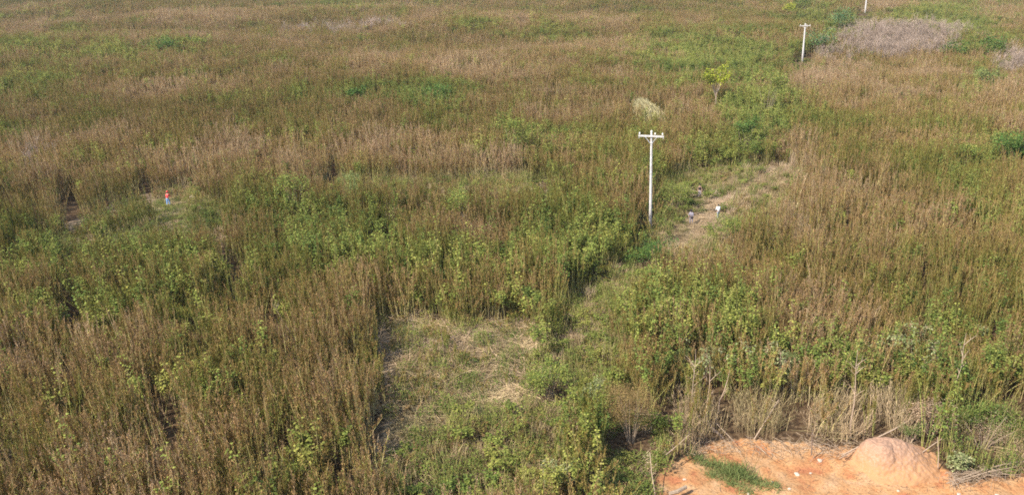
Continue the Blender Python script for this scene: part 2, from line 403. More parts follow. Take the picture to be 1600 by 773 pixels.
# ------------------------------------------------------------------ ground
def build_ground():
    xs = np.unique(np.concatenate([np.linspace(-2500, -330, 28), np.linspace(-330, -60, 70), np.linspace(-60, 60, 301), np.linspace(60, 330, 70), np.linspace(330, 2500, 28)]))
    ys = np.unique(np.concatenate([np.linspace(-400, 22, 14), np.linspace(22, 60, 153), np.linspace(60, 130, 141), np.linspace(130, 620, 150), np.linspace(620, 4500, 40)]))
    X, Y = np.meshgrid(xs, ys)
    fx = fields(X.ravel(), Y.ravel())
    onscreen = (Y.ravel() > 22)
    soil = (fx['soil'] & onscreen).astype(float)
    clear = (fx['clear'] & onscreen).astype(float)
    ny, nx = X.shape
    sm = soil.reshape(ny, nx)
    k = sm.copy()
    for _ in range(3):
        k[1:-1, 1:-1] = (k[1:-1, 1:-1] * 2 + k[:-2, 1:-1] + k[2:, 1:-1] + k[1:-1, :-2] + k[1:-1, 2:]) / 6
    Z = ground_z(X, Y)
    # the bare soil lies below a small cut bank and is lumpy
    Z = Z - k * 0.45 + k * (fbm(X, Y, 1.6, 9) - .5) * 0.5 + k * (fbm(X, Y, .6, 12) - .5) * 0.16
    V = np.stack([X.ravel(), Y.ravel(), Z.ravel()], 1)
    idx = np.arange(ny * nx).reshape(ny, nx)
    F = np.stack([idx[:-1, :-1].ravel(), idx[:-1, 1:].ravel(), idx[1:, 1:].ravel(), idx[1:, :-1].ravel()], 1)
    me = bpy.data.meshes.new('ground')
    me.from_pydata(V.tolist(), [], F.tolist())
    for nme, arr in (('soil', k.ravel()), ('clear', clear), ('pink', fx['pink'] * onscreen)):
        a = me.attributes.new(nme, 'FLOAT', 'POINT'); a.data.foreach_set('value', arr.astype(np.float32))
    me.polygons.foreach_set('use_smooth', [True] * len(me.polygons))
    m, nt, N, L = new_mat('earth')
    out = N('ShaderNodeOutputMaterial'); b = N('ShaderNodeBsdfPrincipled'); b.inputs['Roughness'].default_value = .95; b.inputs['Specular IOR Level'].default_value = .1
    geo = N('ShaderNodeNewGeometry')

    def noise(s, det=6):
        n = N('ShaderNodeTexNoise'); n.inputs['Scale'].default_value = s; n.inputs['Detail'].default_value = det; L(geo.outputs['Position'], n.inputs['Vector']); return n.outputs[0]

    def ramp(src, stops):
        c = N('ShaderNodeValToRGB'); e = c.color_ramp.elements
        while len(e) > 1: e.remove(e[-1])
        for i, (p, col) in enumerate(stops):
            q = e[0] if i == 0 else e.new(p)
            q.position = p; q.color = (*col, 1)
        L(src, c.inputs[0]); return c.outputs[0]

    def mix(fac, a, c):
        x = N('ShaderNodeMix'); x.data_type = 'RGBA'; L(fac, x.inputs[0]); L(a, x.inputs[6]); L(c, x.inputs[7]); return x.outputs[2]
    litter = ramp(noise(3.0), [(.35, (.045, .027, .015)), (.5, (.085, .052, .028)), (.65, (.14, .095, .052))])
    straw = ramp(noise(5.0), [(.3, (.09, .065, .03)), (.48, (.24, .165, .10)), (.62, (.36, .27, .18)), (.75, (.16, .14, .06))])
    s1 = ramp(noise(.9), [(.32, (.37, .148, .070)), (.45, (.41, .205, .090)), (.55, (.44, .250, .120)), (.7, (.46, .285, .160))])
    s2 = ramp(noise(9, 8), [(.3, (.45, .42, .40)), (.5, (1, 1, 1)), (.7, (1.15, 1.12, 1.08))])
    mm = N('ShaderNodeMix'); mm.data_type = 'RGBA'; mm.blend_type = 'MULTIPLY'; mm.inputs[0].default_value = .7; L(s1, mm.inputs[6]); L(s2, mm.inputs[7])
    ac = N('ShaderNodeAttribute'); ac.attribute_name = 'clear'
    asl = N('ShaderNodeAttribute'); asl.attribute_name = 'soil'
    # ragged soil edge
    nn = N('ShaderNodeMath'); nn.operation = 'MULTIPLY_ADD'; L(noise(2.2), nn.inputs[0]); nn.inputs[1].default_value = 1.2; L(asl.outputs['Fac'], nn.inputs[2])
    mr = N('ShaderNodeMapRange'); L(nn.outputs[0], mr.inputs[0]); mr.inputs[1].default_value = 1.0; mr.inputs[2].default_value = 1.25
    c = mix(ac.outputs['Fac'], litter, straw)
    c = mix(mr.outputs[0], c, mm.outputs[2])
    L(c, b.inputs['Base Color'])
    bp = N('ShaderNodeBump'); bp.inputs['Strength'].default_value = .7; bp.inputs['Distance'].default_value = .12; L(noise(4, 9), bp.inputs['Height']); L(bp.outputs[0], b.inputs['Normal'])
    L(b.outputs[0], out.inputs[0])
    me.materials.append(m)
    o = bpy.data.objects.new('ground', me); link(o)
    tag(o, 'earth ground with orange bare soil at the lower right', 'ground', kind='structure')
    return o, m


ground, M_earth = build_ground()

# ------------------------------------------------------------------ vegetation materials
BROWN_FLUFF = [(0, (.175, .190, .038)), (.3, (.255, .205, .052)), (.55, (.335, .213, .082)), (.8, (.378, .232, .112)), (1, (.45, .305, .180))]
STEM_R = [(0, (.28, .28, .08)), (.5, (.42, .34, .14)), (1, (.56, .43, .27))]
LEAF_R = [(0, (.110, .165, .045)), (.3, (.190, .235, .055)), (.55, (.285, .295, .070)), (.8, (.37, .34, .088)), (1, (.45, .37, .15))]
DRY_R = [(0, (.34, .28, .13)), (.4, (.48, .35, .20)), (.7, (.58, .42, .27)), (1, (.68, .54, .38))]
TWIG_R = [(0, (.29, .22, .17)), (.5, (.38, .285, .22)), (1, (.46, .345, .27))]
M_fluff = veg_mat('seed_heads', BROWN_FLUFF, spread=.6)
M_stem = veg_mat('stalks', STEM_R, trans=0)
M_leaf = veg_mat('leaves', LEAF_R, trans=.28)
M_dry = veg_mat('dry_straw', DRY_R, trans=.1)
M_twig = veg_mat('grey_twigs', TWIG_R, trans=0)


# ------------------------------------------------------------------ plant prototypes for the scattered stuff
def stem_path(x, y, h, lean, k=4):
    a = random.random() * 6.28
    pts = []
    for j in range(k + 1):
        t = j / k
        pts.append(Vector((x + math.cos(a) * lean * t ** 1.6 * h + random.gauss(0, .012), y + math.sin(a) * lean * t ** 1.6 * h + random.gauss(0, .012), h * t)))
    return pts


def along(pts, t):
    k = len(pts) - 1; j = min(int(t * k), k - 1); return pts[j].lerp(pts[j + 1], t * k - j)


def brown_clump(n=7, rad=.55, H=2.9, leafy=.3):
    b = MB()
    for i in range(n):
        a = random.random() * 6.28; r = rad * math.sqrt(random.random())
        h = H * random.choice([random.uniform(.4, 1.0), random.uniform(.8, 1.15)])
        P = stem_path(r * math.cos(a), r * math.sin(a), h, random.choice([.04, .1, .16, .16, .35]) * random.uniform(.5, 1.3))
        b.tube(P, [.021, .019, .016, .012, .007], 3, 0, cap=False)
        nb = random.randint(15, 23); bias = random.gauss(0, .12)
        for q in range(nb):
            t = random.uniform(.48, 1) ** .85
            p = along(P, min(t, 1)); aa = random.random() * 6.28
            d = Vector((math.cos(aa) * .25, math.sin(aa) * .25, 1)).normalized(); L = random.uniform(.28, .6) * (1.15 - .5 * t)
            rr = min(1, max(0, (t - .48) / .52 * .8 + random.gauss(.1, .14) + bias))
            b.leaf(p, d, L, .026, 1, rr)
            for w in range(4):
                pp = p + d * L * random.uniform(.2, 1.05); ab = random.random() * 6.28
                dd = Vector((math.cos(ab) * .5, math.sin(ab) * .5, random.uniform(.3, 1.3)))
                b.leaf(pp, dd, random.uniform(.05, .13), random.uniform(.022, .045), 1, min(1, max(0, rr + random.gauss(0, .12))))
        for q in range(int(10 * leafy * 3)):
            t = random.uniform(.25, .9); p = along(P, t); aa = random.random() * 6.28
            b.leaf(p, Vector((math.cos(aa), math.sin(aa), random.uniform(-.3, .5))), random.uniform(.08, .16), .05, 2, None, .2)
    return b.mesh('stalk_clump', [M_stem, M_fluff, M_leaf])


def broad_clump(n=4, rad=.5, H=2.5):
    b = MB()
    for i in range(n):
        a = random.random() * 6.28; r = rad * math.sqrt(random.random())
        h = H * random.uniform(.65, 1.1)
        P = stem_path(r * math.cos(a), r * math.sin(a), h, random.uniform(0, .15))
        b.tube(P, [.018, .017, .015, .012, .008], 3, 0, cap=False)
        for q in range(random.randint(32, 48)):
            t = random.uniform(.45, 1) ** .6
            p = along(P, min(1, t)); aa = random.random() * 6.28
            d = Vector((math.cos(aa), math.sin(aa), random.uniform(-.2, .7)))
            st = random.uniform(.05, .22)
            pp = p + d.normalized() * st
            L = random.uniform(.10, .22)
            b.leaf(pp, d, L, L * random.uniform(.6, .9), 1, None, random.uniform(.1, .5), True)
    return b.mesh('leafy_clump', [M_stem, M_leaf])


def cover_clump(H=.6, rad=.6, n=130):
    b = MB()
    for i in range(n):
        a = random.random() * 6.28; r = rad * math.sqrt(random.random())
        z = H * random.random() ** .6 * (1 - .5 * (r / rad) ** 2)
        p = Vector((r * math.cos(a), r * math.sin(a), z)); aa = random.random() * 6.28
        d = Vector((math.cos(aa), math.sin(aa), random.uniform(-.1, .9)))
        L = random.uniform(.07, .15)
        b.leaf(p, d, L, L * random.uniform(.4, .8), 1, None, .15)
    for i in range(12):
        a = random.random() * 6.28; r = rad * math.sqrt(random.random())
        P = stem_path(r * math.cos(a), r * math.sin(a), H * random.uniform(.8, 1.5), .3, 3)
        b.tube(P, [.012, .010, .008, .005], 3, 0, cap=False)
    return b.mesh('cover_clump', [M_stem, M_leaf])


def grass_clump(H=1.2, n=110, rad=.5):
    b = MB()
    for i in range(n):
        a = random.random() * 6.28; r = rad * math.sqrt(random.random()); h = H * random.uniform(.5, 1.1)
        aa = random.random() * 6.28; l = random.uniform(.05, .45) * h
        p = Vector((r * math.cos(a), r * math.sin(a), 0)); q = p + Vector((math.cos(aa) * l * .4, math.sin(aa) * l * .4, h * .6)); e = p + Vector((math.cos(aa) * l, math.sin(aa) * l, h))
        s = Vector((-math.sin(aa + .6), math.cos(aa + .6), 0)) * random.uniform(.006, .014); rr = random.random()
        b.face([p - s, p + s, q + s, q - s], 0, rr); b.face([q - s, q + s, e], 0, rr)
    return b.mesh('straw_clump', [M_dry])


def twig_clump(H=2.2, n=5, rad=.5):
    b = MB()
    for i in range(n):
        a = random.random() * 6.28; r = rad * math.sqrt(random.random()); h = H * random.uniform(.7, 1.1)
        P = stem_path(r * math.cos(a), r * math.sin(a), h, .15)
        b.tube(P, [.02, .016, .012, .008, .004], 3, 0, cap=False)
        for q in range(22):
            p = along(P, random.uniform(.25, 1)); aa = random.random() * 6.28
            d = Vector((math.cos(aa) * .7, math.sin(aa) * .7, 1)).normalized(); L = random.uniform(.3, .7)
            e = p + d * L
            b.tube([p, e], [.009, .004], 3, 0, cap=False)
            for w in range(3):
                pp = p.lerp(e, random.uniform(.3, 1)); ab = random.random() * 6.28
                b.leaf(pp, Vector((math.cos(ab) * .6, math.sin(ab) * .6, 1)), random.uniform(.15, .3), .02, 0)
    return b.mesh('twig_clump', [M_twig])


def fallen_clump(n=24, rad=.9, L0=2.3):
    b = MB()
    base = random.random() * 6.28
    for i in range(n):
        a = random.random() * 6.28; r = rad * math.sqrt(random.random()); L = L0 * random.uniform(.4, 1.2)
        aa = base + random.gauss(0, .7); d = Vector((math.cos(aa), math.sin(aa), random.gauss(.08, .13)))
        p = Vector((r * math.cos(a), r * math.sin(a), random.choice([.1, .3, .55]) * random.random() + .02)) - d * L / 2
        p.z = max(p.z, .03)
        m = p + d * L * .5 + Vector((0, 0, random.gauss(0, .06))); e = p + d * L; e.z = max(e.z, .02)
        w = random.uniform(.009, .021); b.tube([p, m, e], [w, w * .8, w * .4], 3, 0, cap=False)
    for i in range(50):
        a = random.random() * 6.28; r = rad * math.sqrt(random.random()); aa = random.random() * 6.28
        b.leaf(Vector((r * math.cos(a), r * math.sin(a), random.uniform(.02, .25))), Vector((math.cos(aa), math.sin(aa), random.gauss(0, .3))), random.uniform(.1, .35), .04, 0)
    return b.mesh('fallen_clump', [M_dry])


def bare_stalk_clump(n=17, rad=.55, H=2.0):
    b = MB()
    for i in range(n):
        a = random.random() * 6.28; r = rad * math.sqrt(random.random())
        P = stem_path(r * math.cos(a), r * math.sin(a), H * random.uniform(.5, 1.1), random.choice([.05, .1, .25, .5]))
        b.tube(P, [.012, .011, .010, .008, .005], 3, 0, cap=False)
        for q in range(4):
            p = along(P, random.uniform(.5, 1)); aa = random.random() * 6.28
            b.leaf(p, Vector((math.cos(aa) * .6, math.sin(aa) * .6, .8)), random.uniform(.2, .4), .02, 0)
    return b.mesh('bare_clump', [M_dry])


def proto_collection(name, meshes):
    c = bpy.data.collections.new(name)
    for k, me in enumerate(meshes):
        o = bpy.data.objects.new('%s_%02d' % (name, k), me)
        c.objects.link(o)
    return c


PC = dict(
    brown=(proto_collection('stalk_kinds', [brown_clump(H=h, leafy=l, n=random.randint(6, 9)) for h, l in ((3.7, .2), (4.2, .4), (3.2, .15), (3.9, .9), (3.5, .3), (2.9, .6), (4.0, .1))]), 7),
    broad=(proto_collection('leafy_kinds', [broad_clump(H=h, n=n) for h, n in ((3.9, 4), (3.5, 5), (4.3, 3), (2.9, 5))]), 4),
    cover=(proto_collection('cover_kinds', [cover_clump(H=h) for h in (.5, .8, 1.1)]), 3),
    grass=(proto_collection('straw_kinds', [grass_clump(H=h) for h in (1.0, 1.4, .8)]), 3),
    twig=(proto_collection('twig_kinds', [twig_clump(H=h) for h in (2.3, 2.0, 2.6)]), 3),
    fallen=(proto_collection('fallen_kinds', [fallen_clump() for _ in range(4)]), 4),
    bare=(proto_collection('bare_kinds', [bare_stalk_clump(H=h) for h in (2.2, 1.6, 1.9)]), 3),
)


def scatter_object(name, label, cat, coll, P, idx, rot, scl, tone, val):
    n = len(P)
    me = bpy.data.meshes.new(name)
    me.vertices.add(n); me.vertices.foreach_set('co', np.asarray(P, np.float32).ravel())
    def add(nm, ty, arr, key='value'):
        a = me.attributes.new(nm, ty, 'POINT'); a.data.foreach_set(key, np.ascontiguousarray(arr).ravel())
    add('idx', 'INT', idx.astype(np.int32)); add('rot', 'FLOAT_VECTOR', rot.astype(np.float32), 'vector'); add('scl', 'FLOAT_VECTOR', scl.astype(np.float32), 'vector')
    add('tone', 'FLOAT', tone.astype(np.float32)); add('val', 'FLOAT', val.astype(np.float32))
    me.update()
    o = bpy.data.objects.new(name, me); link(o); tag(o, label, cat, kind='stuff')
    g = bpy.data.node_groups.new(name + '_scatter', 'GeometryNodeTree')
    g.interface.new_socket('Geometry', in_out='INPUT', socket_type='NodeSocketGeometry'); g.interface.new_socket('Geometry', in_out='OUTPUT', socket_type='NodeSocketGeometry')
    N = g.nodes.new; L = g.links.new
    gi = N('NodeGroupInput'); go = N('NodeGroupOutput'); ci = N('GeometryNodeCollectionInfo')
    ci.inputs['Collection'].default_value = coll; ci.inputs['Separate Children'].default_value = True; ci.inputs['Reset Children'].default_value = True
    ip = N('GeometryNodeInstanceOnPoints'); ip.inputs['Pick Instance'].default_value = True
    def attr(nm, ty):
        a = N('GeometryNodeInputNamedAttribute'); a.data_type = ty; a.inputs['Name'].default_value = nm
        return a.outputs['Attribute']
    L(gi.outputs[0], ip.inputs['Points']); L(ci.outputs[0], ip.inputs['Instance']); L(attr('idx', 'INT'), ip.inputs['Instance Index'])
    er = N('FunctionNodeEulerToRotation'); L(attr('rot', 'FLOAT_VECTOR'), er.inputs[0]); L(er.outputs[0], ip.inputs['Rotation'])
    L(attr('scl', 'FLOAT_VECTOR'), ip.inputs['Scale']); L(ip.outputs[0], go.inputs[0])
    md = o.modifiers.new('scatter', 'NODES'); md.node_group = g
    return o


def sample_points():
    """jittered grid, coarser with distance"""
    out = []
    for y0, y1, s in ((22, 62, .66), (62, 100, .72), (100, 150, .85), (150, 230, 1.05), (230, 340, 1.35), (340, 520, 1.8), (520, 900, 2.8)):
        half = y1 * .92 + 14
        xs = np.arange(-half, half, s); ys = np.arange(y0, y1, s)
        X, Y = np.meshgrid(xs, ys)
        X = X + rng.uniform(-.5, .5, X.shape) * s; Y = Y + rng.uniform(-.5, .5, X.shape) * s
        X = X.ravel(); Y = Y.ravel()
        k = np.abs(X) < Y * .92 + 14
        out.append(np.stack([X[k], Y[k], np.full(k.sum(), s)], 1))
    return np.concatenate(out)


PTS = sample_points()
FX = fields(PTS[:, 0], PTS[:, 1], 5.0)
keep = (FX['u'] > -400) & (FX['u'] < 2000) & (FX['v'] > -70) & (FX['v'] < 930)
PTS = PTS[keep]; FX = {k: v[keep] for k, v in FX.items()}
X, Y, S = PTS.T
NP = len(X)
print('scatter points', NP)
rnd = lambda: rng.random(NP)
n_patch = fbm(X, Y, 9, 21); n_small = fbm(X, Y, 2.2, 31); n_big = fbm(X * .5, Y, 26, 41)
n_streak = fbm(X, Y, 1.1, 51)
open_ = ~FX['soil'] & (FX['gap'] < .42)
green = np.clip(FX['green'] * .9 + (n_patch - .5) * 1.5 + (n_small - .5) * 1.0 + .05, 0, 1)
thick = FX['thick'] + (n_patch - .5) * .6
pink = FX['pink'] + (n_small - .5) * .5
# small natural thin spots
streak = (vnoise(X, Y * .28, 1.5, 81) < .23) & (fbm(X, Y, 12, 83) > .40) & (FX['thick'] < .4)
hole = streak | (vnoise(X, Y, 2.6, 61) < .20) & (n_patch > .30)
Zb = FX['z']
kind = np.full(NP, -1)
excl = np.zeros(NP, bool)          # footprints of the shrubs: the brush does not grow through them
short = np.zeros(NP, bool)         # trodden or cleared ground
for (cx, cy, cr) in FOOT:
    excl |= (X - cx) ** 2 + (Y - cy) ** 2 < cr * cr
for (cx, cy, cr, ln) in TROD:
    q = np.array([-cx, -cy]) / math.hypot(cx, cy); t_ = np.clip((X - cx) * q[0] + (Y - cy) * q[1], -1.5, ln)
    short |= (X - cx - t_ * q[0]) ** 2 + (Y - cy - t_ * q[1]) ** 2 < cr * cr
r = rnd()
open_ &= ~excl
belt = in_poly(FX['u'], FX['v'], [(1066, 628), (1150, 634), (1440, 632), (1446, 700), (1060, 715)])
tall = open_ & ~FX['clear'] & ~FX['low'] & ~(hole & (r < .8))
kind[tall] = 0
kind[tall & (r < np.clip((green - .15) * 1.1, 0.05, .68) * (1 - .45 * smooth(440, 520, FX['v']) * (FX['u'] < 620)) + .25 * smooth(.5, .9, FX['green']) * (1 - smooth(240, 360, FX['v'])))] = 1
front = in_poly(FX['u'], FX['v'], [(1060, 560), (1700, 540), (1700, 720), (1440, 720), (1060, 650)])
kind[tall & front & (r < .42)] = 1
pk = tall & (rnd() < smooth(.25, .85, pink) * .8)
kind[pk] = 0
kind[pk & (rnd() < .35)] = 3
kind[tall & (FX['thick'] > .13) & (rnd() < .85 * smooth(.25, .95, thick + (n_streak - .5) * .7 + (n_patch - .5) * .6))] = 4
kind[tall & belt & (r < .92)] = 6
kind[tall & belt & (r < .12)] = 5
lo = open_ & FX['low']
kind[lo] = 2
r2 = rnd()
kind[lo & (r2 < .12 + .5 * smooth(.3, .9, pink))] = 3
kind[lo & (r2 > .72)] = 0
kind[lo & (r2 > .86)] = 1
cl = open_ & FX['clear']
r3 = rnd()
leftc = cl & (FX['u'] < 400)
kind[cl & (r3 < .36)] = 5
kind[cl & (r3 >= .36) & (r3 < .52)] = 3
kind[cl & (r3 >= .52) & (r3 < .84)] = 2
kind[cl & (r3 > .82)] = 0
kind[leftc & (r3 < .60)] = 2
kind[leftc & (r3 < .22)] = 3
kind[leftc & (r3 > .72)] = 0
trail = cl & (FX['u'] > 1000)
kind[trail] = np.where(r3[trail] < .6, 3, 5)
bareish = blobs(FX['u'], FX['v'], [(785, 620, 38, 16, 1), (822, 545, 16, 18, 1)]) > .5
kind[bareish & (rnd() < .75)] = 5
kind[bareish & np.isin(kind, (0, 2))] = 5
kind[lo & (r2 > .4) & (r2 < .5)] = 5
kind[short & open_ & np.isin(kind, (0, 1, 4, 6))] = 2
big = np.maximum(S / .70, 1.0)
hn = (.50 + .82 * fbm(X, Y, 5, 71)) * rng.uniform(.8, 1.15, NP)
hn = np.where(FX['low'] & (kind == 2), hn * 1.35, hn)
hn = np.where(FX['low'] & (kind < 2), hn * rng.uniform(.14, .42, NP), hn)
hn = np.where(FX['clear'] & (kind == 0), hn * rng.uniform(.1, .5, NP), hn)
hn = np.where(short, np.minimum(hn, .30), hn)


def emit(kid, name, label, cat, key, tone, val, hs=1.0, lean=.06, ws=1.0):
    k = kind == kid
    coll, nvar = PC[key]; n = int(k.sum())
    if not n: return
    P = np.stack([X[k], Y[k], Zb[k] - .03], 1)
    sxy = big[k] ** .85 * rng.uniform(.85, 1.2, n) * ws
    sz = hn[k] * hs
    sz = sz if np.ndim(sz) else np.full(n, sz)
    rot = np.stack([rng.normal(0, lean, n), rng.normal(0, lean, n), rng.uniform(0, 6.283, n)], 1)
    scatter_object(name, label, cat, coll, P, rng.integers(0, nvar, n), rot, np.stack([sxy, sxy, sz], 1), np.clip(tone[k], 0, 1), val[k])


base_val = .9 + .35 * (n_big - .5) + rng.normal(0, .09, NP)
tone_b = .50 + (n_patch - .5) * .9 * -1 + (n_big - .5) * .7 + FX['red'] * .17 - .03 + .45 * smooth(.25, .9, pink) - green * .28 + rng.normal(0, .10, NP) - .1 * smooth(420, 650, FX['v']) * (FX['u'] < 900)
emit(0, 'brown_brush', 'tall brown and olive seed-headed stalks covering the whole field', 'brush', 'brown', tone_b, base_val)
tone_l = .36 + (n_small - .5) * .55 + (n_big - .5) * .5 + rng.normal(0, .11, NP)
emit(1, 'leafy_weeds', 'green broad-leaved weeds growing in patches among the brown stalks', 'weeds', 'broad', tone_l, base_val * 1.0, hs=1.02)
emit(2, 'ground_cover', 'low green creepers and leafy growth in the thinned strips', 'ground cover', 'cover', tone_l - .05, base_val, hs=1.2)
tone_g = .45 + (n_patch - .5) * .9 + rng.normal(0, .1, NP)
emit(3, 'dry_grass', 'pinkish straw-coloured dry grass along the trail and slopes', 'grass', 'grass', tone_g, base_val * .95, hs=np.where(FX['clear'][kind == 3], .45, np.where(FX['low'][kind == 3], 1.0, 2.4)))
emit(4, 'twig_thicket', 'leafless grey-purple twiggy thicket towards the far right', 'thicket', 'twig', tone_g, base_val, hs=1.75, ws=1.3)
emit(5, 'fallen_stalks', 'flattened dry stalks lying in the clearings', 'stalks', 'fallen', tone_g, base_val * .95 + .4 * bareish, hs=1.0, ws=1.1)
emit(6, 'bare_stalks', 'bare pale lower stalks standing along the cut bank', 'stalks', 'bare', tone_g, base_val, hs=1.1, lean=.1)

# ------------------------------------------------------------------ mapping helpers for single things
def ray_height(u, v, vtop):
    """height of an upright thing whose foot is seen at (u, v) and whose top is seen at row vtop"""
    x, y, z = at(u, v)
    lo_, hi_ = 0.0, 40.0
    for _ in range(40):
        m = (lo_ + hi_) / 2
        if project(x, y, z + m)[1] > vtop: lo_ = m
        else: hi_ = m
    return (x, y, z), lo_


def mpp(u, v):
    x, y, z = at(u, v)
    return float((np.array([x, y, z]) - CAM) @ f_) / FPX      # metres per photo pixel


# ------------------------------------------------------------------ power poles
M_white = plain_mat('whitewashed_concrete', (.56, .52, .49), .75, 5, .2, ((.20, .17, .14), 1.2, 3.6))
M_arm = plain_mat('pale_timber_arm', (.50, .46, .43), .75, 8, .2)
M_steel = plain_mat('galvanised_steel', (.50, .50, .52), .5, 10, .06)
M_insul = plain_mat('glazed_insulator', (.66, .63, .55), .35, 10, .05)


def pole(u, v, vtop, label, arm, rz, r0, r1, H=None):
    loc, h = ray_height(u, v, vtop)
    if H: h = H
    t = empty('power_pole', loc, label, 'power pole', rz=rz)
    b = MB(); n = 14
    b.tube([(0, 0, -.4), (0, 0, h * .33), (0, 0, h * .66), (0, 0, h)], [r0, r0 * .67 + r1 * .33, r0 * .33 + r1 * .67, r1], n)
    b.build('shaft', M_white, t)
    za = h - .42
    b = MB(); b.box((0, -r1 - .07, za), (arm / 2, .065, .085)); a = b.build('crossarm', M_arm, t)
    b = MB(); b.tube([(0, -r1 - .16, za), (0, r1 + .05, za)], [.022, .022], 6); b.build('bolt', M_steel, a)
    for s in (-1, 1):
        b = MB(); b.tube([(s * .62, -r1 - .13, za - .07), (s * .06, -r1 - .04, za - .80)], [.03, .03], 5); b.build('brace', M_steel, t)
    for x in (-arm / 2 + .12, .42, arm / 2 - .14):
        b = MB(); b.tube([(x, -r1 - .07, za + .07), (x, -r1 - .07, za + .20)], [.02, .02], 6); pin = b.build('insulator_pin', M_steel, t)
        b = MB(); b.tube([(x, -r1 - .07, za + .18), (x, -r1 - .07, za + .21), (x, -r1 - .07, za + .25), (x, -r1 - .07, za + .28), (x, -r1 - .07, za + .34), (x, -r1 - .07, za + .38)], [.05, .10, .06, .09, .06, .045], 10); b.build('insulator', M_insul, pin)
    b = MB(); b.tube([(0, 0, h), (0, 0, h + .06), (0, 0, h + .16)], [r1 + .015, r1 + .015, r1 * .4], n); b.build('pole_cap', M_insul, t)
    for s in (-1, 1):
        b = MB(); b.tube([(s * (arm / 2 - .1), -r1 - .07, za - .08), (s * (arm / 2 - .04), -r1 - .1, za - .28)], [.028, .02], 5); b.build('hanger', M_steel, t)
    return t, h


P1, h1 = pole(1016, 357, 206, 'near white concrete power pole with crossarm beside the trail', 2.65, R(-24), .168, .105)
P2, h2 = pole(1253.5, 97, 38, 'second white power pole standing farther up the line', 2.7, R(-24), .27, .17)
P3, h3 = pole(1351.5, 21, 5, 'farthest white power pole cut off by the top edge of the picture', 2.7, R(-24), .33, .22, H=h1)
print('pole heights', h1, h2)

# ------------------------------------------------------------------ bushes
def solid_leaf(name, ramp, fixed=.45, trans=.28): return veg_mat(name, ramp, instanced=False, trans=trans, fixed=fixed, spread=.7, vary=.4)


L_dark = solid_leaf('dark_green_leaves', [(0, (.050, .100, .028)), (.5, (.090, .160, .040)), (1, (.165, .220, .055))])
L_rust = solid_leaf('rusty_brown_plumes', [(0, (.20, .17, .055)), (.5, (.31, .20, .085)), (1, (.39, .25, .12))])
L_mid = solid_leaf('mid_green_leaves', LEAF_R, .35)
L_yel = solid_leaf('yellow_green_leaves', [(0, (.20, .26, .035)), (.5, (.36, .38, .045)), (1, (.48, .45, .07))])
L_blue = solid_leaf('blue_green_leaves', [(0, (.07, .14, .06)), (.5, (.12, .21, .085)), (1, (.22, .30, .13))])
L_pale = solid_leaf('pale_grey_green_leaves', [(0, (.15, .19, .07)), (.5, (.27, .29, .13)), (1, (.42, .38, .22))])
L_dead = solid_leaf('dead_leaves', [(0, (.25, .16, .09)), (.5, (.42, .29, .18)), (1, (.56, .43, .30))])
L_fresh = solid_leaf('fresh_grass_green', [(0, (.11, .15, .05)), (.5, (.19, .23, .075)), (1, (.34, .33, .14))])
L_straw = solid_leaf('bleached_straw', [(0, (.42, .36, .17)), (.5, (.58, .50, .27)), (1, (.72, .64, .40))], trans=.1)
W_bark = plain_mat('dry_bark', (.34, .25, .17), .9, 14, .3)
W_pale = plain_mat('weathered_pale_wood', (.40, .29, .20), .9, 14, .25)
W_dark = plain_mat('dark_log_bark', (.17, .12, .09), .9, 10, .35)


def bush(u, v, w, h, label, leafm, nleaf=1100, lsize=.16, name='bush', cat='bush', group=None, lobes=9, stemm=None, slim=.55, tall=False):
    """w, h in photo pixels; (u, v) the lowest point of it that shows"""
    x, y, z, W, Hh, base = bush_place(dict(u=u, v=v, w=w, h=h, tall=tall)); leafm = globals()[leafm]
    t = empty(name, (x, y, z - .03), label, cat, group, rz=random.random() * .3)
    st = MB(); fo = MB()
    cs = []
    for i in range(lobes):
        a = random.random() * 6.28; r = W * random.uniform(.15, .85)
        zz = base * .8 + (Hh - base * .8) * random.uniform(.35, .86)
        cs.append((Vector((r * math.cos(a), r * math.sin(a) * .8, zz)), random.uniform(.3, .52) * min(W, Hh - base * .6)))
    for c, rad in cs:
        st.tube([(c.x * .15, c.y * .15, -.1), (c.x * .5 + random.gauss(0, .08), c.y * .5, c.z * .55), (c.x, c.y, c.z)], [.028, .02, .009], 4)
        for q in range(nleaf // lobes):
            d = Vector((random.gauss(0, 1), random.gauss(0, 1), random.gauss(0, 1))).normalized()
            p = c + Vector((d.x, d.y, d.z * .8)) * rad * random.random() ** .45
            if p.z < .05: p.z = random.uniform(.05, .3)
            L = lsize * random.uniform(.6, 1.3)
            fo.leaf(p, Vector((d.x, d.y, random.uniform(-.2, .8))), L, L * slim * random.uniform(.8, 1.3), 0, None, .2, lsize > .13)
    st.build('stem', stemm or W_bark, t)
    fo.build('foliage', leafm, t)
    return t


for a_ in BUSHES: bush(**a_)

